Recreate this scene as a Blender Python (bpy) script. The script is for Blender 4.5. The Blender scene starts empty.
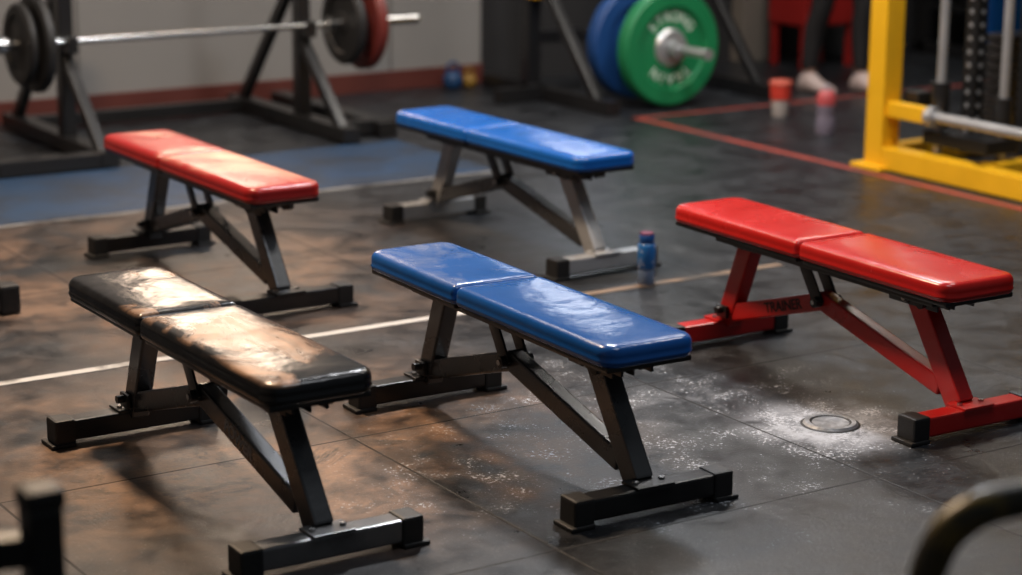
import bpy, bmesh, math, random
from mathutils import Vector, Matrix
random.seed(4)
sc=bpy.context.scene
col=bpy.context.collection
CS,SN=math.cos(math.radians(33)),math.sin(math.radians(33))
def R(x,y): return (CS*x+SN*y, -SN*x+CS*y)

# ---------------------------------------------------------------- materials
def nn(nt,t,**k):
    n=nt.nodes.new(t)
    for a,b in k.items(): setattr(n,a,b)
    return n
def mat(name,c,rough=.5,metal=0,coat=0,var=.15,scale=6,bump=0,bscale=60,c2=None,mask=(.5,.65),mscale=3,rough2=None,emit=None,es=0,trans=0,spec=None,mfac=1.0,mloc=None,topz=None,stretch=None):
    m=bpy.data.materials.new(name); m.use_nodes=True; nt=m.node_tree
    b=nt.nodes['Principled BSDF']; L=nt.links.new
    b.inputs['Metallic'].default_value=metal
    b.inputs['Coat Weight'].default_value=coat; b.inputs['Coat Roughness'].default_value=.15
    b.inputs['Transmission Weight'].default_value=trans
    if spec is not None: b.inputs['Specular IOR Level'].default_value=spec
    tc=nn(nt,'ShaderNodeTexCoord')
    n1=nn(nt,'ShaderNodeTexNoise'); n1.inputs['Scale'].default_value=scale; n1.inputs['Detail'].default_value=5
    L(tc.outputs['Object'],n1.inputs['Vector'])
    mx=nn(nt,'ShaderNodeMix',data_type='RGBA')
    mx.inputs['A'].default_value=[max(0,x*(1-var)) for x in c]+[1]
    mx.inputs['B'].default_value=[min(1,x*(1+var)) for x in c]+[1]
    L(n1.outputs['Fac'],mx.inputs['Factor']); out=mx.outputs['Result']
    rr=nn(nt,'ShaderNodeMapRange'); rr.inputs['To Min'].default_value=max(.02,rough-.08); rr.inputs['To Max'].default_value=min(1,rough+.08)
    L(n1.outputs['Fac'],rr.inputs['Value']); ro=rr.outputs['Result']
    if c2:
        n2=nn(nt,'ShaderNodeTexNoise'); n2.inputs['Scale'].default_value=mscale; n2.inputs['Detail'].default_value=7; n2.inputs['Roughness'].default_value=.62; n2.inputs['Distortion'].default_value=.8
        vec=tc.outputs['Object']
        if stretch:
            mp=nn(nt,'ShaderNodeMapping'); mp.inputs['Scale'].default_value=stretch; mp.inputs['Rotation'].default_value=(0,0,.5); L(vec,mp.inputs['Vector']); vec=mp.outputs[0]
        L(vec,n2.inputs['Vector'])
        fac=n2.outputs['Fac']
        if mloc:   # painted sheen and chalk gathered round one spot (object space)
            d=nn(nt,'ShaderNodeVectorMath',operation='DISTANCE'); L(tc.outputs['Object'],d.inputs[0]); d.inputs[1].default_value=mloc[0]
            q=nn(nt,'ShaderNodeMapRange'); q.interpolation_type='SMOOTHSTEP'; q.inputs['From Min'].default_value=0; q.inputs['From Max'].default_value=mloc[1]; q.inputs['To Min'].default_value=mloc[2]; q.inputs['To Max'].default_value=-mloc[2]
            L(d.outputs['Value'],q.inputs['Value']); ad=nn(nt,'ShaderNodeMath',operation='ADD'); L(fac,ad.inputs[0]); L(q.outputs['Result'],ad.inputs[1]); fac=ad.outputs[0]
        mr=nn(nt,'ShaderNodeMapRange'); mr.inputs['From Min'].default_value=mask[0]; mr.inputs['From Max'].default_value=mask[1]; mr.inputs['To Max'].default_value=mfac
        L(fac,mr.inputs['Value'])
        fo=mr.outputs['Result']
        if topz:   # painted sheen and chalk kept to the upper face
            sx=nn(nt,'ShaderNodeSeparateXYZ'); L(tc.outputs['Object'],sx.inputs[0]); zr=nn(nt,'ShaderNodeMapRange'); zr.inputs['From Min'].default_value=topz[0]; zr.inputs['From Max'].default_value=topz[1]; L(sx.outputs['Z'],zr.inputs['Value'])
            mu=nn(nt,'ShaderNodeMath',operation='MULTIPLY'); L(fo,mu.inputs[0]); L(zr.outputs['Result'],mu.inputs[1]); fo=mu.outputs[0]
        m2=nn(nt,'ShaderNodeMix',data_type='RGBA'); L(fo,m2.inputs['Factor']); L(out,m2.inputs['A']); m2.inputs['B'].default_value=list(c2)+[1]
        out=m2.outputs['Result']
        if rough2 is not None:
            m3=nn(nt,'ShaderNodeMix',data_type='FLOAT'); L(fo,m3.inputs['Factor']); L(ro,m3.inputs['A']); m3.inputs['B'].default_value=rough2; ro=m3.outputs['Result']
    L(out,b.inputs['Base Color']); L(ro,b.inputs['Roughness'])
    if bump:
        n3=nn(nt,'ShaderNodeTexNoise'); n3.inputs['Scale'].default_value=bscale; n3.inputs['Detail'].default_value=3
        L(tc.outputs['Object'],n3.inputs['Vector'])
        bp=nn(nt,'ShaderNodeBump'); bp.inputs['Strength'].default_value=bump; bp.inputs['Distance'].default_value=.01
        L(n3.outputs['Fac'],bp.inputs['Height']); L(bp.outputs['Normal'],b.inputs['Normal'])
    if emit: b.inputs['Emission Color'].default_value=list(emit)+[1]; b.inputs['Emission Strength'].default_value=es
    return m
M={}
TZ=(.425,.438)
M['vblack']=mat('black_vinyl',(.009,.009,.010),.22,c2=(.70,.41,.25),mask=(.49,.67),mscale=3.8,rough2=.42,bump=.45,bscale=8,mfac=.9,mloc=((0.02,-.24,.44),.6,.085),topz=TZ,stretch=(1,.6,1))  # tan patches: scuffs and chalk, plus warm reflections painted into the colour
M['vblue']=mat('blue_vinyl',(.006,.085,.34),.23,c2=(.34,.37,.44),mask=(.52,.80),mscale=4,bump=.45,bscale=8,mfac=.65,mloc=((0,.42,.44),.5,.09),topz=TZ,stretch=(1,.5,1),rough2=.4)  # grey streaks are light reflections painted onto the far seat
M['vblueB']=mat('blue_vinyl_clean',(.004,.095,.40),.26,bump=.4,bscale=8)
M['vred']=mat('red_vinyl',(.46,.010,.008),.26,bump=.4,bscale=8)
M['vredL']=mat('red_vinyl_chalked',(.30,.012,.012),.30,c2=(.85,.55,.40),mask=(.44,.68),mscale=2.6,bump=.35,bscale=8,mfac=.85,mloc=((0,-.14,.44),.5,.12),topz=TZ)  # peach patch: chalk plus a highlight painted into the colour
M['gun']=mat('gunmetal_paint',(.085,.087,.092),.28,metal=.6,coat=.3,bump=.05)
M['gunl']=mat('worn_gunmetal',(.22,.22,.225),.32,metal=.7,c2=(.07,.07,.07),mask=(.5,.75))
M['blk']=mat('black_powder_coat',(.013,.013,.014),.33,metal=.1,coat=.15,bump=.06,bscale=200)
M['rub']=mat('black_rubber',(.013,.013,.014),.55,bump=.1,bscale=120)
M['sil']=mat('silver_paint',(.42,.43,.45),.38,metal=.4,c2=(.22,.22,.23),mask=(.5,.8))
M['redp']=mat('red_powder_coat',(.48,.011,.010),.30,coat=.2,bump=.05)
M['steel']=mat('steel',(.5,.5,.5),.25,metal=1)
M['chrome']=mat('satin_chrome',(.50,.51,.53),.35,metal=.65)
M['yel']=mat('yellow_powder_coat',(.80,.43,.010),.4,coat=.1)
M['green']=mat('green_rubber',(.008,.20,.07),.5)
M['bluer']=mat('blue_rubber',(.010,.06,.22),.5)
M['rust']=mat('maroon_plate',(.15,.022,.018),.5)
M['white']=mat('white_print',(.60,.72,.62),.6)
M['lab']=mat('dark_print',(.03,.006,.006),.6)
M['labg']=mat('grey_print',(.30,.30,.31),.5)

# ---------------------------------------------------------------- mesh helpers
def obj(name,bm,m,parent=None,smooth=False,loc=None):
    me=bpy.data.meshes.new(name); bmesh.ops.recalc_face_normals(bm,faces=bm.faces); bm.to_mesh(me); bm.free()
    o=bpy.data.objects.new(name,me); col.objects.link(o)
    if m: me.materials.append(m)
    if smooth:
        for p in me.polygons: p.use_smooth=True
    if parent: o.parent=parent
    if loc: o.location=loc
    return o
def empty(name,loc=(0,0,0),rz=0):
    e=bpy.data.objects.new(name,None); col.objects.link(e); e.location=loc; e.rotation_euler[2]=rz; e.empty_display_size=.2; return e
def addbox(bm,cx,cy,cz,sx,sy,sz,bev=.004,mtx=None):
    r=bmesh.ops.create_cube(bm,size=1)
    T=Matrix.Translation((cx,cy,cz))@Matrix.Diagonal((sx,sy,sz,1))
    if mtx is not None: T=mtx@T
    bmesh.ops.transform(bm,matrix=T,verts=r['verts'])
    if bev:
        es=list({e for v in r['verts'] for e in v.link_edges})
        bmesh.ops.bevel(bm,geom=es,offset=bev,segments=2,affect='EDGES',profile=.6)
def beam(bm,p0,p1,w,t,bev=.006,side=Vector((1,0,0)),ext=0):
    p0=Vector(p0);p1=Vector(p1); d=(p1-p0); l=d.length; d.normalize()
    s=Vector(side); s=(s-d*s.dot(d)).normalized(); n=d.cross(s)
    mt=Matrix((( s.x,n.x,d.x,0),(s.y,n.y,d.y,0),(s.z,n.z,d.z,0),(0,0,0,1)))
    mt=Matrix.Translation((p0+p1)/2)@mt
    addbox(bm,0,0,0,w,t,l+2*ext,bev,mt)
def cyl(bm,p0,p1,r,seg=24,r2=None):
    p0=Vector(p0);p1=Vector(p1); d=p1-p0; q=d.to_track_quat('Z','Y').to_matrix().to_4x4()
    bmesh.ops.create_cone(bm,cap_ends=True,segments=seg,radius1=r,radius2=r if r2 is None else r2,depth=d.length,matrix=Matrix.Translation((p0+p1)/2)@q)
def lathe(bm,prof,seg=48,mtx=Matrix.Identity(4)):
    rings=[]
    for r,h in prof:
        if r<1e-5: rings.append([bm.verts.new(mtx@Vector((0,0,h)))])
        else: rings.append([bm.verts.new(mtx@Vector((r*math.cos(2*math.pi*i/seg),r*math.sin(2*math.pi*i/seg),h))) for i in range(seg)])
    for a,b in zip(rings,rings[1:]):
        for i in range(seg):
            j=(i+1)%seg
            if len(a)==1 and len(b)==1: continue
            if len(a)==1: bm.faces.new((a[0],b[i],b[j]))
            elif len(b)==1: bm.faces.new((a[i],a[j],b[0]))
            else: bm.faces.new((a[i],a[j],b[j],b[i]))
def autosmooth(o,ang=35):
    me=o.data
    for p in me.polygons: p.use_smooth=True
    bm=bmesh.new(); bm.from_mesh(me)
    for e in bm.edges:
        if len(e.link_faces)==2 and e.calc_face_angle(0)>math.radians(ang): e.smooth=False
    bm.to_mesh(me); bm.free()
def tube(name,pts,r,m,parent=None,cyclic=False):
    cu=bpy.data.curves.new(name,'CURVE'); cu.dimensions='3D'; cu.bevel_depth=r; cu.bevel_resolution=6; cu.use_fill_caps=True
    s=cu.splines.new('BEZIER'); s.bezier_points.add(len(pts)-1)
    for b,p in zip(s.bezier_points,pts): b.co=p; b.handle_left_type=b.handle_right_type='AUTO'
    s.use_cyclic_u=cyclic
    o=bpy.data.objects.new(name,cu); col.objects.link(o); cu.materials.append(m)
    if parent: o.parent=parent
    return o
def text(name,body,size,mtx,m,parent,ext=.0006):
    cu=bpy.data.curves.new(name,'FONT'); cu.body=body; cu.size=size; cu.extrude=ext; cu.align_x='CENTER'; cu.align_y='CENTER'; cu.offset=size*.02
    cu.materials.append(m)
    o=bpy.data.objects.new(name,cu); col.objects.link(o); o.parent=parent; o.matrix_local=mtx
    return o

# ---------------------------------------------------------------- bench
def pad(name,W,y0,y1,z0,th,rf,rb,m,parent):
    """rounded pad spanning y0..y1; rf radius at y1 (far) end, rb at y0 (near) end"""
    bm=bmesh.new(); prof=[(.012,0),(.003,0),(0,.005),(0,.009),(-.0028,.012),(0,.015),(-.001,.028),(0,.036),(.003,.0435),(.009,.0495),(.018,.0525),(.035,.0545),(.065,.056),(.10,.0565)]
    k=th/.056; N=8; rings=[]
    for d,z in prof:
        ring=[]
        for cx,cy,a0,r in ((1,1,0,rf),(-1,1,90,rf),(-1,-1,180,rb),(1,-1,270,rb)):
            r=max(r-d,.004); X=W/2-d-r; Y=(y1-d-r) if cy>0 else (y0+d+r)
            for i in range(N+1):
                a=math.radians(a0+90*i/N); ring.append(bm.verts.new((cx*X+r*math.cos(a),Y+r*math.sin(a),z0+z*k)))
        rings.append(ring)
    n=len(rings[0])
    for a,b in zip(rings,rings[1:]):
        for i in range(n):
            j=(i+1)%n; bm.faces.new((a[i],a[j],b[j],b[i]))
    bm.faces.new(rings[0][::-1]); bm.faces.new(rings[-1])
    o=obj(name,bm,m,parent,True); return o
def bench(cx,cy,th,vin,frame,foot,L=1.235,W=.275,split=.4,s1=.606,s0=.507,Wf=.478,beamm=None,label=None,farfoot=None):
    x,y=R(cx,cy)
    e=empty('weight_bench',(x,y,0),math.radians(th-33+90))
    beamm=beamm or frame; farfoot=farfoot or foot
    yf=L/2; yn=-L/2; ys=yf-split*L; z0=.384
    pad('seat_pad',W,ys+.002,yf,z0,.056,.05,.018,vin,e)
    pad('back_pad',W,yn,ys-.002,z0,.056,.018,.05,vin,e)
    bm=bmesh.new()
    addbox(bm,0,(ys+yf)/2,.376,W-.022,yf-ys-.03,.016,.006)
    addbox(bm,0,(ys+yn)/2,.376,W-.022,ys-yn-.03,.016,.006)
    for s in (-1,1): addbox(bm,s*.06,-.02,.355,.03,L-.28,.03,.004)
    obj('pad_board',bm,M['blk'],e)
    # near leg
    bm=bmesh.new(); beam(bm,(0,-s1+.04,.065),(0,-.37,.36),.052,.068); obj('near_leg',bm,frame,e)
    bm=bmesh.new(); beam(bm,(0,s0-.02,.065),(0,.375,.36),.052,.064); obj('far_leg',bm,frame,e)
    # bent frame beam
    ap=Vector((0,.02,.235))
    pa=Vector((0,s0-.03,.095)); pb=Vector((0,-.49,.105))
    bm=bmesh.new(); beam(bm,pa,ap,.046,.056,ext=.012); beam(bm,ap,pb,.0462,.056,ext=.012); obj('frame_beam',bm,beamm,e)
    # hinge brackets
    bm=bmesh.new()
    for s in (-1,1):
        addbox(bm,s*.031,-.39,.34,.007,.2,.05,.003)
        addbox(bm,s*.029,.38,.345,.006,.11,.045,.003)
        beam(bm,(s*.03,.10,.35),(s*.03,.015,.225),.007,.045,.002)
        beam(bm,(s*.04,-.33,.345),(s*.04,-.02,.352),.008,.028,.002)
    cyl(bm,(-.05,.02,.235),(.05,.02,.235),.016)
    cyl(bm,(-.045,-.37,.335),(.045,-.37,.335),.015)
    cyl(bm,(-.045,.375,.34),(.045,.375,.34),.014)
    cyl(bm,(.03,-.45,.335),(.085,-.45,.335),.009); 
    cyl(bm,(.075,-.45,.335),(.105,-.45,.335),.021)
    cyl(bm,(-.06,-.45,.335),(.03,-.45,.335),.009); cyl(bm,(-.065,-.45,.335),(-.05,-.45,.335),.014)
    cyl(bm,(.03,.0,.31),(.08,.0,.31),.008); cyl(bm,(.07,.0,.31),(.09,.0,.31),.016)
    # lock bracket and pull pin on the far leg foot joint
    addbox(bm,-.034,s0-.03,.105,.012,.05,.04,.003); cyl(bm,(-.06,s0-.03,.11),(-.03,s0-.03,.11),.011)
    # bracket gussets under the near end of the pad
    for s in (-1,1): addbox(bm,s*.045,-.47,.352,.008,.16,.03,.003)
    autosmooth(obj('hinge_brackets',bm,M['blk'],e))
    bm=bmesh.new()
    for yy,zz in ((-.37,.335),(.375,.34),(.02,.235)):
        for s in (-1,1): cyl(bm,(s*.044,yy,zz),(s*.054,yy,zz),.0085,6)
    obj('bolts',bm,M['steel'],e)
    # feet
    for nm,yy,fm in (('near_foot',-s1,foot),('far_foot',s0,farfoot)):
        bm=bmesh.new(); addbox(bm,0,yy,.043,Wf-.05,.062,.056,.006)
        addbox(bm,0,yy,.074,.11,.075,.008,.002); obj(nm,bm,fm,e)
        bm=bmesh.new()
        for s in (-1,1):
            addbox(bm,s*(Wf/2-.03),yy,.04,.058,.072,.072,.007)
            addbox(bm,s*(Wf/2-.022),yy,.006,.07,.084,.012,.004)
        obj(nm+'_caps',bm,M['rub'],e)
        bm=bmesh.new()
        for s in (-1,1): cyl(bm,(s*.04,yy,.07),(s*.04,yy,.084),.008,6)
        obj(nm+'_bolts',bm,M['steel'],e)
    if label:
        body,seg,lm=label
        a,b=(pa,ap) if seg==0 else (ap,pb)
        d=(b-a).normalized(); nrm=Vector((-1,0,0)); up=nrm.cross(d)
        c=(a+b)/2+Vector((-.0235,0,0))+ (d*.06 if seg==0 else d*-.03)
        mt=Matrix(((d.x,up.x,nrm.x,c.x),(d.y,up.y,nrm.y,c.y),(d.z,up.z,nrm.z,c.z),(0,0,0,1)))
        text('frame_label',body,.045,mt,lm,e)
    return e
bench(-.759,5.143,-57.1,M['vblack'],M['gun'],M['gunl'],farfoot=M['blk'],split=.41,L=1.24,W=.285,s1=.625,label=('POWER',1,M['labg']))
bench(.023,5.479,-58.2,M['vblue'],M['gun'],M['blk'],split=.41)
bench(.957,6.159,-57.8,M['vred'],M['redp'],M['redp'],split=.50,L=1.265,label=('TRAINER',0,M['lab']))
bench(-.012,8.006,-55.4,M['vblueB'],M['sil'],M['sil'],L=1.27,split=.42,Wf=.46,s0=.525,beamm=M['gun'])
bench(-1.085,7.389,-56.6,M['vredL'],M['gun'],M['blk'],L=1.25,split=.42)

# ---------------------------------------------------------------- floor
def floor_mat():
    m=bpy.data.materials.new('rubber_floor'); m.use_nodes=True; nt=m.node_tree; L=nt.links.new; b=nt.nodes['Principled BSDF']
    tc=nn(nt,'ShaderNodeTexCoord'); P=tc.outputs['Object']
    def noise(s,d=6,r=.55,dist=0):
        n=nn(nt,'ShaderNodeTexNoise'); n.inputs['Scale'].default_value=s; n.inputs['Detail'].default_value=d; n.inputs['Roughness'].default_value=r; n.inputs['Distortion'].default_value=dist; L(P,n.inputs['Vector']); return n.outputs['Fac']
    def mr(v,a,b_,c=0,d=1,smooth=False):
        n=nn(nt,'ShaderNodeMapRange'); 
        if smooth: n.interpolation_type='SMOOTHSTEP'
        L(v,n.inputs['Value']); n.inputs['From Min'].default_value=a;n.inputs['From Max'].default_value=b_;n.inputs['To Min'].default_value=c;n.inputs['To Max'].default_value=d; return n.outputs['Result']
    def mth(op,a,b_):
        n=nn(nt,'ShaderNodeMath',operation=op)
        for i,v in enumerate((a,b_)):
            if isinstance(v,(int,float)): n.inputs[i].default_value=v
            else: L(v,n.inputs[i])
        return n.outputs[0]
    def rad(x,y,r0,r1):
        n=nn(nt,'ShaderNodeVectorMath',operation='DISTANCE'); L(P,n.inputs[0]); n.inputs[1].default_value=(x,y,0)
        return mr(n.outputs['Value'],r0,r1,1,0,True)
    def mix(f,a,b_):
        n=nn(nt,'ShaderNodeMix',data_type='RGBA'); 
        L(f,n.inputs['Factor'])
        for k,v in (('A',a),('B',b_)):
            if isinstance(v,tuple): n.inputs[k].default_value=list(v)+[1]
            else: L(v,n.inputs[k])
        return n.outputs['Result']
    n_big=noise(1.6,7,.6,.4); n_mid=noise(7,8,.65); n_fine=noise(90,4,.7); n_sp=noise(150,2,.5); n_scr=noise(2.6,9,.75,1.5); n_grit=noise(60,8,.8)
    c=mix(mr(n_mid,.38,.66),(.007,.008,.010),(.027,.030,.035))
    c=mix(mr(n_scr,.56,.65,0,.45),c,(.070,.077,.085))
    c=mix(mr(n_grit,.58,.70,0,.5),c,(.13,.138,.15))
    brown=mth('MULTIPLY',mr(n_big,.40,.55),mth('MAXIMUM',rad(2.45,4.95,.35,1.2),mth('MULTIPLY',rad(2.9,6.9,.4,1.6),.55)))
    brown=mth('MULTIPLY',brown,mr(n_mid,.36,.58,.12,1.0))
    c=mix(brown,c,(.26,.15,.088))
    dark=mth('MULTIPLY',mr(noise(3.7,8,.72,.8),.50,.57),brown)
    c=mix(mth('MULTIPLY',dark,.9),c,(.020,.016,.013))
    # flecks
    c=mix(mth('MULTIPLY',mr(n_sp,.69,.71),.5),c,(.42,.43,.45))
    # chalk
    dust=mth('MAXIMUM',mth('MULTIPLY',rad(3.83,4.27,.02,.46),1.0),mth('MAXIMUM',mth('MULTIPLY',rad(2.75,4.4,.05,.7),.35),mth('MULTIPLY',rad(3.45,4.55,.1,1.5),.38)))
    thr=mth('ADD',mth('MULTIPLY',n_mid,.42),mth('MULTIPLY',n_fine,.58))
    chalk=mr(mth('ADD',thr,mth('MULTIPLY',dust,.12)),.61,.65)
    chalk=mth('MULTIPLY',chalk,mr(dust,0,.3))
    haze=mth('MULTIPLY',rad(3.83,4.27,.05,.32),mr(noise(9,8,.75,.6),.38,.58,.15,1))
    haze2=mth('MULTIPLY',mth('MULTIPLY',rad(3.60,4.62,.0,.35),.28),mr(noise(7,8,.78,1.0),.49,.62,0,1))
    chalk=mth('MAXIMUM',chalk,mth('MAXIMUM',haze,haze2))
    c=mix(mth('MULTIPLY',chalk,.85),c,(.60,.64,.72))
    br=nn(nt,'ShaderNodeTexBrick'); br.offset=0; br.inputs['Scale'].default_value=1; br.inputs['Mortar Size'].default_value=.0045; br.inputs['Brick Width'].default_value=1.0; br.inputs['Row Height'].default_value=1.0
    br.inputs['Color1'].default_value=br.inputs['Color2'].default_value=(0,0,0,1); br.inputs['Mortar'].default_value=(1,1,1,1); br.inputs['Mortar Smooth'].default_value=.3
    mp=nn(nt,'ShaderNodeMapping'); mp.inputs['Location'].default_value=(.35,.13,0); L(P,mp.inputs['Vector']); L(mp.outputs[0],br.inputs['Vector'])
    c=mix(mth('MULTIPLY',br.outputs['Color'],.8),c,(.004,.004,.005))
    L(c,b.inputs['Base Color'])
    ro=mth('ADD',mr(n_big,.3,.7,.28,.42),mr(n_mid,.3,.7,-.08,.16)); ro=mth('ADD',ro,mth('MULTIPLY',chalk,.3)); ro=mth('ADD',ro,mth('MULTIPLY',br.outputs['Color'],.3)); L(ro,b.inputs['Roughness'])
    b.inputs['Specular IOR Level'].default_value=.36
    bp=nn(nt,'ShaderNodeBump'); bp.inputs['Strength'].default_value=.35; bp.inputs['Distance'].default_value=.003
    h=mth('SUBTRACT',mth('ADD',n_fine,mth('MULTIPLY',n_mid,1.0)),mth('MULTIPLY',br.outputs['Color'],1.5)); L(h,bp.inputs['Height']); L(bp.outputs['Normal'],b.inputs['Normal'])
    return m
X0,X1,Y0,Y1,HC=-3,12.5,-3,10.35,4.2
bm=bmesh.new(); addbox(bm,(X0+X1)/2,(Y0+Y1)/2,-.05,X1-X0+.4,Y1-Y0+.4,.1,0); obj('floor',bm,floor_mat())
wallm=mat('painted_wall',(.24,.232,.225),.75,var=.12,scale=1.2,bump=.15,bscale=25)
darkw=mat('dark_wall',(.02,.02,.022),.8)
XD=6.5
bm=bmesh.new(); addbox(bm,(X0+XD)/2,Y1+.1,HC/2,XD-X0,.2,HC,0); obj('wall_back',bm,wallm)
bm=bmesh.new(); addbox(bm,(XD+X1)/2,Y1+.1,HC/2,X1-XD,.2,HC,0); obj('wall_back_dark',bm,darkw)
bm=bmesh.new(); addbox(bm,X1+.1,(Y0+Y1)/2,HC/2,.2,Y1-Y0,HC,0); obj('wall_right',bm,darkw)
bm=bmesh.new(); addbox(bm,X0-.1,(Y0+Y1)/2,HC/2,.2,Y1-Y0,HC,0); obj('wall_left',bm,wallm)
bm=bmesh.new(); addbox(bm,(X0+XD)/2,Y1-.012,.055,XD-X0,.024,.11,.003); obj('baseboard_back',bm,mat('red_baseboard',(.10,.022,.016),.6))
bm=bmesh.new()
for xx in (4.05,5.9): addbox(bm,xx,Y1-.002,2.1,.012,.008,4.0,0)
obj('trim_1',bm,mat('wall_joint',(.13,.125,.12),.8))
bm=bmesh.new(); addbox(bm,8.45,Y1-.06,HC/2,.22,.12,HC,.01); obj('trim_2',bm,mat('tan_column',(.18,.155,.13),.7))
# unseen glowing panels added above the framing for glints on pads and floor
def window(n,x0,x1,z0,z1,colr,es):  # builds one added, unseen glowing panel with its frame, not a real window
    e=empty('window_%d'%n,(0,0,0))
    bm=bmesh.new(); addbox(bm,(x0+x1)/2,Y1-.01,(z0+z1)/2,x1-x0,.01,z1-z0,0); obj('pane',bm,mat('window_glow_%d'%n,(.8,.8,.8),.5,emit=colr,es=es),e)
    bm=bmesh.new()
    for xx in (x0,(x0+x1)/2,x1): addbox(bm,xx,Y1-.03,(z0+z1)/2,.06,.06,z1-z0+.06,.004)
    for zz in (z0,z1): addbox(bm,(x0+x1)/2,Y1-.03,zz,x1-x0,.06,.06,.004)
    obj('window_frame',bm,M['blk'],e)
window(1,4.3,5.2,1.7,2.4,(1,.76,.57),17)
window(2,6.8,7.5,1.6,2.3,(.88,.93,1),8)
window(3,9.3,9.9,1.8,2.4,(1,.92,.85),6)
# markings
def slab(name,x0,x1,y0,y1,m,h=.002):
    bm=bmesh.new(); addbox(bm,(x0+x1)/2,(y0+y1)/2,h/2,x1-x0,y1-y0,h,0); return obj(name,bm,m)
wl=mat('worn_white_line',(.46,.45,.44),.6,c2=(.06,.055,.05),mask=(.54,.70),mscale=5)
rl=mat('worn_red_line',(.30,.045,.03),.6,c2=(.05,.03,.03),mask=(.5,.75),mscale=4)
slab('floor_line',-1,3.9,5.85,5.89,wl); slab('floor_line',3.9,5.0,5.850,5.890,mat('worn_tan_line',(.18,.12,.08),.6,c2=(.04,.035,.03),mask=(.48,.62)))
slab('floor_line',-1,5.1,7.955,7.985,mat('grey_line',(.22,.22,.22),.6,c2=(.05,.05,.05),mask=(.45,.65),mscale=5))
slab('floor_line',6.50,6.55,2.0,8.86,rl); slab('floor_line',6.55,12,8.82,8.86,rl)
slab('floor_mat',-1,5.1,8.0,8.9,mat('blue_floor_mat',(.016,.045,.10),.5,c2=(.02,.025,.035),mask=(.4,.7)),.003)
# floor anchor disc with chalk
e=empty('floor_anchor_plate',(*R(.90,5.69),0))
bm=bmesh.new(); lathe(bm,[(0,.006),(.055,.006),(.060,.009),(.072,.009),(.079,.001),(.079,0)],64); autosmooth(obj('disc',bm,mat('dusty_metal_disc',(.26,.27,.29),.45,metal=.3,c2=(.5,.52,.56),mask=(.45,.70),mscale=30),e))
bm=bmesh.new(); lathe(bm,[(.0520,.0058),(.053,.0066),(.0575,.0078),(.059,.0085)],64); lathe(bm,[(.0775,.0030),(.080,.0032),(.084,.0012),(.084,.0005)],64); autosmooth(obj('ring',bm,M['rub'],e))

# ---------------------------------------------------------------- bottles / cups
def bottle(name,cx,cy,prof_parts,s=1):
    x,y=R(cx,cy); e=empty(name,(x,y,0))
    for i,(nm,prof,m) in enumerate(prof_parts):
        bm=bmesh.new(); lathe(bm,[(r*s,h*s) for r,h in prof],32); autosmooth(obj(nm,bm,m,e),50)
bottle('drink_bottle',.48,7.33,[('bottle_body',[(0,.0),(.028,0),(.031,.006),(.031,.05),(.029,.055),(.031,.06),(.031,.075)],mat('pale_blue_plastic',(.20,.28,.44),.2,trans=.4)),
 ('bottle_label',[(.031,.06),(.0325,.062),(.0325,.138),(.030,.146),(.026,.150)],mat('blue_label',(.015,.15,.46),.35,coat=.3,c2=(.45,.5,.65),mask=(.57,.62),mscale=25)),
 ('bottle_cap',[(.025,.149),(.027,.151),(.027,.178),(.025,.181)],mat('blue_cap',(.01,.08,.30),.4)),
 ('cap_top',[(.025,.180),(.0255,.182),(.022,.188),(0,.188)],mat('maroon_cap',(.16,.03,.07),.4))])
bottle('paper_cup',1.41,11.07,[('cup_body',[(0,0),(.04,0),(.042,.004),(.048,.09),(.048,.092)],mat('cup_white',(.5,.45,.43),.5)),('cup_band',[(.048,.09),(.053,.092),(.057,.17),(.057,.172)],mat('cup_red',(.65,.05,.03),.5)),('cup_lid',[(.058,.168),(.060,.172),(.060,.182),(.052,.19),(0,.19)],mat('cup_lid',(.6,.12,.08),.5))])
bottle('sports_bottle',1.57,10.52,[('bottle_body',[(0,0),(.045,0),(.05,.01),(.048,.08),(.042,.1),(.048,.12),(.048,.15)],mat('translucent_plastic',(.30,.27,.36),.2,trans=.3)),('bottle_top',[(.048,.15),(.049,.19),(.035,.215),(.02,.225)],mat('pink_top',(.50,.08,.09),.4)),('bottle_cap',[(.02,.22),(.02,.25),(0,.25)],mat('cap_white',(.5,.45,.5),.4))])

# ---------------------------------------------------------------- plates
def plate(bm,c,axis,Rr,t,hub=.05):
    q=Vector(axis).to_track_quat('Z','Y').to_matrix().to_4x4(); T=Matrix.Translation(c)@q; h=t/2
    lathe(bm,[(.026,-h*.8),(hub,-h*.8),(hub+.01,-h*.5),(Rr*.68,-h*.5),(Rr*.72,-h),(Rr-.012,-h),(Rr,-h+.012),(Rr,h-.012),(Rr-.012,h),(Rr*.72,h),(Rr*.68,h*.5),(hub+.01,h*.5),(hub,h*.8),(.026,h*.8)],64,T)

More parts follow.
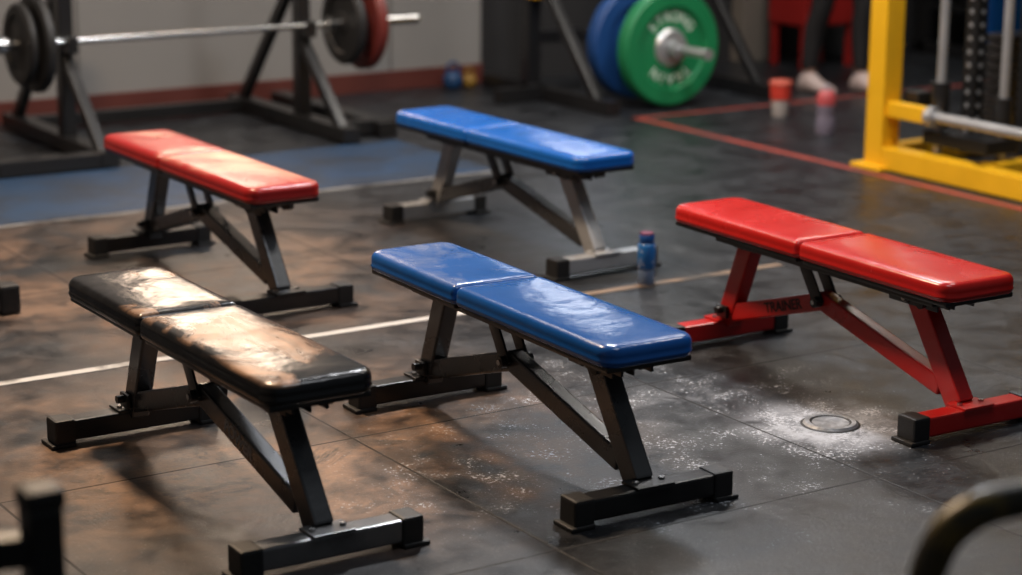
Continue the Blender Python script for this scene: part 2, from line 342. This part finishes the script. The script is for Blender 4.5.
# ------- squat rack with stored bumper plates
e=empty('squat_rack')
bm=bmesh.new()
for xx in (6.45,7.55):
    beam(bm,(xx,9.75,.04),(xx,9.75,2.4),.08,.08); beam(bm,(xx,8.95,.04),(xx,10.2,.04),.08,.08)
    beam(bm,(xx,9.1,.06),(xx,9.72,.75),.05,.05)
beam(bm,(6.45,9.75,2.35),(7.55,9.75,2.35),.08,.08,side=(0,1,0)); beam(bm,(6.45,9.75,.33),(7.55,9.75,.33),.07,.07,side=(0,1,0))
beam(bm,(6.15,9.62,.04),(6.5,9.62,.04),.08,.08,side=(0,1,0))
obj('rack_frame',bm,M['blk'],e)
bm=bmesh.new()
for xx in (6.45,7.55): addbox(bm,xx,9.69,.62,.1,.1,.14,.01)
obj('rack_hooks',bm,M['yel'],e)
gx,gy=R(.83,11.3)
bm=bmesh.new(); cyl(bm,(gx,9.75,.33),(gx,gy-.34,.33),.025,32); cyl(bm,(gx,gy-.05,.33),(gx,gy-.11,.33),.05,32); cyl(bm,(gx,gy-.34,.33),(gx,gy-.35,.33),.031,32)
autosmooth(obj('storage_peg',bm,M['chrome'],e))
e=empty('bumper_plate',(gx,gy,.33)); bm=bmesh.new(); plate(bm,(0,0,0),(0,-1,0),.31,.09,.08); autosmooth(obj('plate_disc',bm,M['green'],e))
bm=bmesh.new(); q=Vector((0,-1,0)).to_track_quat('Z','Y').to_matrix().to_4x4(); lathe(bm,[(.027,.04),(.09,.04),(.095,.034),(.105,.0225)],48,q); autosmooth(obj('hub_ring',bm,M['chrome'],e))
for word,a0 in (('STRONG',90),('TRAIN',270)):
    n=len(word)
    for i,ch in enumerate(word):
        a=math.radians(a0-(i-(n-1)/2)*19); rr=.165
        p=Vector((rr*math.cos(a),-.0225-.001,rr*math.sin(a))); up=Vector((math.cos(a),0,math.sin(a))); nr=Vector((0,-1,0)); rt=up.cross(nr)
        text('letter_%s%d'%(ch,i),ch,.075,Matrix(((rt.x,up.x,nr.x,p.x),(rt.y,up.y,nr.y,p.y),(rt.z,up.z,nr.z,p.z),(0,0,0,1))),M['white'],e)
e=empty('bumper_plate',(gx,gy+.28,.33)); bm=bmesh.new(); plate(bm,(0,0,0),(0,-1,0),.31,.09,.08); autosmooth(obj('plate_disc',bm,M['bluer'],e))
e=empty('bumper_plate',(gx,gy+.13,.33)); bm=bmesh.new(); plate(bm,(0,0,0),(0,-1,0),.22,.07,.06); autosmooth(obj('plate_disc',bm,M['rub'],e))

# ------- barbell + stand on the left
e=empty('barbell',(0.03,9.34,.53)); bm=bmesh.new()
cyl(bm,(3.45,0,0),(5.0,0,0),.014); cyl(bm,(2.98,0,0),(3.5,0,0),.025); cyl(bm,(4.95,0,0),(5.45,0,0),.025)
for xx in (3.5,4.95): cyl(bm,(xx-.015,0,0),(xx+.015,0,0),.038)
cyl(bm,(5.2,0,0),(5.24,0,0),.04); cyl(bm,(3.24,0,0),(3.28,0,0),.04)
autosmooth(obj('bar',bm,M['steel'],e))
def bp(x,r,t,m,nm): 
    bm=bmesh.new(); plate(bm,(x,0,0),(1,0,0),r,t,.05); autosmooth(obj(nm,bm,m,e))
bp(3.42,.225,.05,M['rub'],'plate_1'); bp(3.35,.19,.04,M['rub'],'plate_2')
bp(5.03,.205,.05,M['rub'],'plate_3'); bp(5.13,.235,.06,M['rust'],'plate_4')
e=empty('barbell_stand'); bm=bmesh.new()
for xx in (3.62,4.86):
    beam(bm,(xx,8.9,.045),(xx,10.2,.045),.09,.07)
    beam(bm,(xx,9.42,.06),(xx,9.42,1.25),.07,.07)
    beam(bm,(xx,9.0,.06),(xx,9.4,.45),.05,.05); beam(bm,(xx,10.1,.06),(xx,9.45,.8),.05,.05)
    addbox(bm,xx,9.36,.485,.05,.12,.02,.004); addbox(bm,xx,9.31,.52,.05,.02,.07,.004)
beam(bm,(3.62,10.05,.045),(4.86,10.05,.045),.07,.06,side=(0,1,0))
beam(bm,(4.86,9.1,.045),(5.2,9.1,.045),.07,.07,side=(0,1,0)); beam(bm,(5.12,9.0,.04),(5.12,10.2,.04),.1,.07)
beam(bm,(3.1,8.95,.04),(3.62,8.95,.04),.09,.07,side=(0,1,0))
obj('stand_frame',bm,M['blk'],e)

# ------- yellow rack
e=empty('power_rack',(.17,.05,0)); bm=bmesh.new()
for xx in (6.50,7.75):
    for yy in (7.1,5.8):
        beam(bm,(xx,yy,.0),(xx,yy,2.4),.11,.11)
    beam(bm,(xx,7.1,.055),(xx,5.8,.055),.10,.10); beam(bm,(xx,7.1,2.35),(xx,5.8,2.35),.1,.1)
for yy,z in ((7.1,.06),(7.1,2.35),(5.8,2.35),(6.5,.06)): beam(bm,(6.5,yy,z),(7.75,yy,z),.09,.09,side=(0,1,0))
beam(bm,(6.5,7.05,.28),(6.5,6.80,.28),.06,.07)
beam(bm,(7.75,7.05,.28),(7.75,6.80,.28),.06,.07)
addbox(bm,6.5,7.1,.01,.2,.2,.02,.004)
obj('rack_frame',bm,M['yel'],e)
bm=bmesh.new()
for xx in (6.5,7.75):
    cyl(bm,(xx,6.82,.28),(xx,5.85,.28),.024); cyl(bm,(xx,6.80,.28),(xx,6.76,.28),.045)
for xx,yy in ((6.60,6.84),(6.70,6.55),(7.0,6.6)): cyl(bm,(xx,yy,.1),(xx,yy,2.3),.021)
autosmooth(obj('guide_rods',bm,M['chrome'],e))
bm=bmesh.new(); beam(bm,(6.72,6.76,.1),(6.72,6.76,2.3),.07,.07); beam(bm,(6.90,6.60,.1),(6.90,6.60,2.3),.07,.07)
for i in range(11): addbox(bm,7.1,6.85,.14+i*.045,.3,.14,.04,.004)
cyl(bm,(6.60,6.84,.22),(6.60,6.84,.42),.042); cyl(bm,(6.7,6.55,.22),(6.7,6.55,.38),.042); addbox(bm,6.66,6.70,.17,.2,.40,.06,.005)
addbox(bm,6.62,7.0,.3,.1,.1,.12,.01)
obj('carriage_posts',bm,M['blk'],e)
bm=bmesh.new()
for i in range(26):
    z=.2+i*.06
    cyl(bm,(6.72,6.725,z),(6.72,6.722,z),.011,16); cyl(bm,(6.685,6.76,z),(6.682,6.76,z),.011,16)
obj('post_holes',bm,M['chrome'],e)
bm=bmesh.new(); addbox(bm,7.40,7.22,.78,.35,.05,.55,.02); obj('back_pad',bm,M['vblueB'],e)

# ------- red cabinet, dumbbell rack, kettlebells
bm=bmesh.new(); addbox(bm,0,0,.62,.42,.35,.72,.015); addbox(bm,0,-.178,.62,.012,.006,.68,0)
for sx in (-.18,.18):
    for sy in (-.14,.14): addbox(bm,sx,sy,.13,.04,.04,.26,.004)
for sx in (-.03,.03): addbox(bm,sx,-.185,.65,.012,.02,.12,.003)
e=empty('storage_cabinet',(8.66,9.95,0)); obj('cabinet_body',bm,mat('red_cabinet',(.30,.012,.01),.5),e)
e=empty('dumbbell_rack',(10.6,9.9,0)); bm=bmesh.new()
for xx in (-.9,.9): beam(bm,(xx,.15,0),(xx,.15,1.1),.07,.07); beam(bm,(xx,-.3,.04),(xx,.25,.04),.07,.07)
for z in (.3,.65,1.0): addbox(bm,0,0,z,1.8,.35,.03,.004)
obj('rack_frame',bm,M['blk'],e)
bm=bmesh.new()
for z in (.3,.65,1.0):
    for i in range(8):
        x=-.77+i*.22
        cyl(bm,(x,-.12,z+.095),(x,.12,z+.095),.015,12)
        for s in (-1,1): cyl(bm,(x,s*.07,z+.095),(x,s*.16,z+.095),.075,8)
obj('dumbbells',bm,M['rub'],e)
def kettle(x,y,m,s=1):
    e=empty('kettlebell',(x,y,0)); bm=bmesh.new()
    lathe(bm,[(0,0),(.05*s,0),(.075*s,.02*s),(.092*s,.06*s),(.095*s,.09*s),(.085*s,.13*s),(.055*s,.165*s),(0,.178*s)],32); autosmooth(obj('bell',bm,m,e),60)
    tube('handle',[(-.055*s,0,.14*s),(-.06*s,0,.2*s),(-.035*s,0,.245*s),(.035*s,0,.245*s),(.06*s,0,.2*s),(.055*s,0,.14*s)],.014*s,m,e)
kettle(6.22,10.2,mat('navy_cast',(.01,.05,.14),.5),.6); kettle(6.33,10.2,mat('ochre_cast',(.25,.14,.02),.5),.45)

# ------- left edge bench foot end, foreground pieces
e=empty('bench_foot_bar',(*R(-1.70,6.85),0)); bm=bmesh.new(); addbox(bm,-.25,0,.045,.5,.062,.06,.006); obj('foot_tube',bm,M['gun'],e)
bm=bmesh.new(); addbox(bm,0.02,0,.050,.07,.078,.098,.01); addbox(bm,-.5,0,.050,.06,.078,.098,.01); obj('end_cap',bm,M['rub'],e)
bm=bmesh.new(); beam(bm,(-.25,0,.05),(-.25,.3,.3),.05,.05); beam(bm,(-.25,.3,.3),(-.25,.5,.05),.05,.05); obj('strut',bm,M['gun'],e)
e=empty('equipment_stand',(*R(-.73,3.12),0)); bm=bmesh.new(); beam(bm,(0,0,0),(0,0,.67),.058,.058,.01); beam(bm,(0,0,.60),(-.5,.12,.60),.05,.05,side=(0,0,1)); beam(bm,(-.5,.12,0),(-.5,.12,.67),.058,.058,.01)
for q in ((0,0),(-.5,.12)): addbox(bm,q[0],q[1],.02,.09,.4,.04,.006)
obj('stand_posts',bm,M['blk'],e)
bm=bmesh.new(); addbox(bm,0,0,.683,.066,.066,.035,.012); addbox(bm,-.5,.12,.683,.066,.066,.035,.012); obj('post_caps',bm,M['rub'],e)
hx,hy=R(.64,2.72)
e=empty('push_handle',(hx,hy,0),math.radians(-33))
hm=mat('olive_grip',(.035,.030,.016),.35,c2=(.22,.15,.02),mask=(.52,.60),mscale=7)
tube('handle_tube',[(-.07,.0,.0),(-.07,.0,.60),(-.06,.0,.75),(-.02,.0,.805),(.06,.01,.83),(.25,.02,.84),(.34,.02,.79),(.37,.02,.7),(.37,.02,0)],.026,hm,e)
bm=bmesh.new(); addbox(bm,-.07,0,.015,.08,.4,.03,.006); addbox(bm,.37,0.02,.015,.08,.4,.03,.006); obj('handle_base',bm,M['blk'],e)

# ---------------------------------------------------------------- person
def person(cx,cy,rz):
    x,y=R(cx,cy); e=empty('standing_person',(x,y,0),rz)
    J=[('pelvis',(0,0,.95),(.15,.11),None),('waist',(0,0,1.08),(.135,.10),0),('chest',(0,-.01,1.28),(.165,.115),1),('neckb',(0,.0,1.45),(.10,.08),2),('neck',(0,0,1.53),(.055,.055),3),
       ('headl',(0,-.01,1.60),(.075,.085),4),('headm',(0,-.01,1.68),(.082,.098),5),('headt',(0,0,1.76),(.06,.07),6)]
    for s in (-1,1):
        k=len(J)
        yo=-.10 if s>0 else .08
        J+=[('hip',(s*.09,0,.88),(.095,.10),0),('knee',(s*.11,yo*.6-.02,.49),(.062,.066),k),('calf',(s*.115,yo*.8+.02,.34),(.06,.064),k+1),('ankle',(s*.12,yo+.03,.10),(.045,.048),k+2)]
        k=len(J)
        J+=[('sh',(s*.19,0,1.42),(.06,.06),3),('el',(s*.25,.03,1.14),(.042,.042),k),('wr',(s*.25,-.08,.90),(.028,.028),k+1)]
    bm=bmesh.new(); vs=[bm.verts.new(j[1]) for j in J]
    for j,v in zip(J,vs):
        if j[3] is not None: bm.edges.new((vs[j[3]],v))
    me=bpy.data.meshes.new('b'); bm.to_mesh(me); bm.free()
    o=bpy.data.objects.new('b',me); col.objects.link(o)
    md=o.modifiers.new('s','SKIN')
    for i,j in enumerate(J): me.skin_vertices[0].data[i].radius=j[2]
    me.skin_vertices[0].data[0].use_root=True
    o.modifiers.new('ss','SUBSURF').levels=2
    dg=bpy.context.evaluated_depsgraph_get(); ev=bpy.data.meshes.new_from_object(o.evaluated_get(dg)); bpy.data.objects.remove(o)
    b=bpy.data.objects.new('body',ev); col.objects.link(b); b.parent=e
    skin=mat('skin',(.45,.26,.18),.5); pants=mat('black_leggings',(.012,.012,.014),.7); shirt=mat('dark_shirt',(.03,.03,.035),.8); hair=mat('dark_hair',(.02,.012,.008),.6)
    ev.materials.clear()
    for m in (skin,pants,shirt,hair): ev.materials.append(m)
    for p in ev.polygons:
        p.use_smooth=True; c=p.center
        arm=abs(c.x)>.215
        if c.z>1.5: p.material_index=3 if (c.z>1.72 or (c.y>.03 and c.z>1.58)) else 0
        elif arm and c.z<1.22: p.material_index=0
        elif c.z>.98: p.material_index=2
        elif c.z>.13: p.material_index=1
        else: p.material_index=0
    # face
    bm=bmesh.new()
    for s in (-1,1):
        bmesh.ops.create_uvsphere(bm,u_segments=12,v_segments=8,radius=.013,matrix=Matrix.Translation((s*.032,-.098,1.665)))
    obj('eyes',bm,M['white'],e,True)
    bm=bmesh.new(); bmesh.ops.create_cone(bm,cap_ends=True,segments=12,radius1=.017,radius2=.006,depth=.05,matrix=Matrix.Translation((0,-.108,1.64)))
    for s in (-1,1): bmesh.ops.create_uvsphere(bm,u_segments=12,v_segments=8,radius=.03,matrix=Matrix.Translation((s*.085,0,1.65))@Matrix.Diagonal((.4,.6,1,1)))
    obj('nose_and_ears',bm,skin,e,True)
    bm=bmesh.new(); addbox(bm,0,-.097,1.60,.045,.01,.01,.003); obj('mouth',bm,M['rust'],e)
    # hands: palm + fingers
    for s in (-1,1):
        bm=bmesh.new(); addbox(bm,s*.25,-.095,.85,.03,.075,.09,.012); obj('palm',bm,skin,e,True)
        for i,l in enumerate((.065,.075,.07,.055)):
            yy=-.125+i*.02; tube('finger_%d'%(i+1),[(s*.25,yy,.82),(s*.248,yy,.80-l*.35),(s*.235,yy-.003,.80-l*.8),(s*.22,yy-.004,.80-l)],.0085,skin,e)
        tube('thumb',[(s*.25,-.125,.87),(s*.24,-.15,.845),(s*.235,-.158,.81)],.010,skin,e)
    # shoes
    shoe=mat('pale_sneaker',(.50,.40,.38),.6)
    for s in (-1,1):
        yo=(-.10 if s>0 else .08)+.03
        bm=bmesh.new(); rings=[]
        for t,w,h in ((0,.024,.06),(.03,.038,.10),(.08,.046,.125),(.12,.046,.10),(.15,.046,.078),(.19,.048,.062),(.24,.044,.05),(.275,.024,.03)):
            ring=[]
            for i in range(16):
                a=2*math.pi*i/16; ring.append(bm.verts.new((s*.12+w*math.cos(a),yo+.07-t,max(0,h/2+h/2*math.sin(a)*1.05))))
            rings.append(ring)
        for a,b_ in zip(rings,rings[1:]):
            for i in range(16): bm.faces.new((a[i],a[(i+1)%16],b_[(i+1)%16],b_[i]))
        bm.faces.new(rings[0]); bm.faces.new(rings[-1][::-1])
        obj('shoe',bm,shoe,e,True)
person(1.84,11.95,math.radians(5))

# ---------------------------------------------------------------- lights
def area(name,loc,target,size,power,colr,sy=None):
    l=bpy.data.lights.new(name,'AREA'); l.energy=power; l.color=colr; l.size=size
    if sy: l.shape='RECTANGLE'; l.size_y=sy
    o=bpy.data.objects.new(name,l); col.objects.link(o); o.location=loc
    o.rotation_euler=(Vector(target)-Vector(loc)).to_track_quat('-Z','Y').to_euler(); return o
area('ceiling_lamp',(2.4,7.0,3.9),(2.3,5.2,0),.35,235,(1,.73,.49))
area('ceiling_lamp',(5.0,7.0,3.9),(4.2,5.2,0),.45,125,(.94,.96,1))
area('ceiling_lamp',(3.4,3.2,4.0),(3.4,5,0),1.2,30,(.92,.95,1))  # soft front fill, added to lift the near side
area('ceiling_lamp',(7.4,7.8,4.0),(7.2,8.0,0),1.2,80,(1,.93,.85))
area('ceiling_lamp',(5.6,4.6,3.9),(6.7,6.9,.3),.6,60,(1,.97,.92))  # light added to brighten the yellow rack's chrome rods
area('ceiling_lamp',(3.8,9.0,4.0),(3.9,10,0),1.2,42,(1,.92,.85))
w=bpy.data.worlds.new('w'); sc.world=w; w.use_nodes=True; w.node_tree.nodes['Background'].inputs[0].default_value=(.8,.9,1,1); w.node_tree.nodes['Background'].inputs[1].default_value=.06

# ---------------------------------------------------------------- camera
cam=bpy.data.cameras.new('camera'); co=bpy.data.objects.new('camera',cam); col.objects.link(co)
cam.sensor_width=36; cam.lens=2119.9/1022*36
co.matrix_world=Matrix.Translation((0,0,1.794))@Matrix.Rotation(math.radians(-33),4,'Z')@Matrix.Rotation(math.radians(90-13.88),4,'X')@Matrix.Rotation(math.radians(.44),4,'Z')
cam.dof.use_dof=True; cam.dof.focus_distance=5.65; cam.dof.aperture_fstop=1.8
sc.camera=co
sc.view_settings.view_transform='Standard'
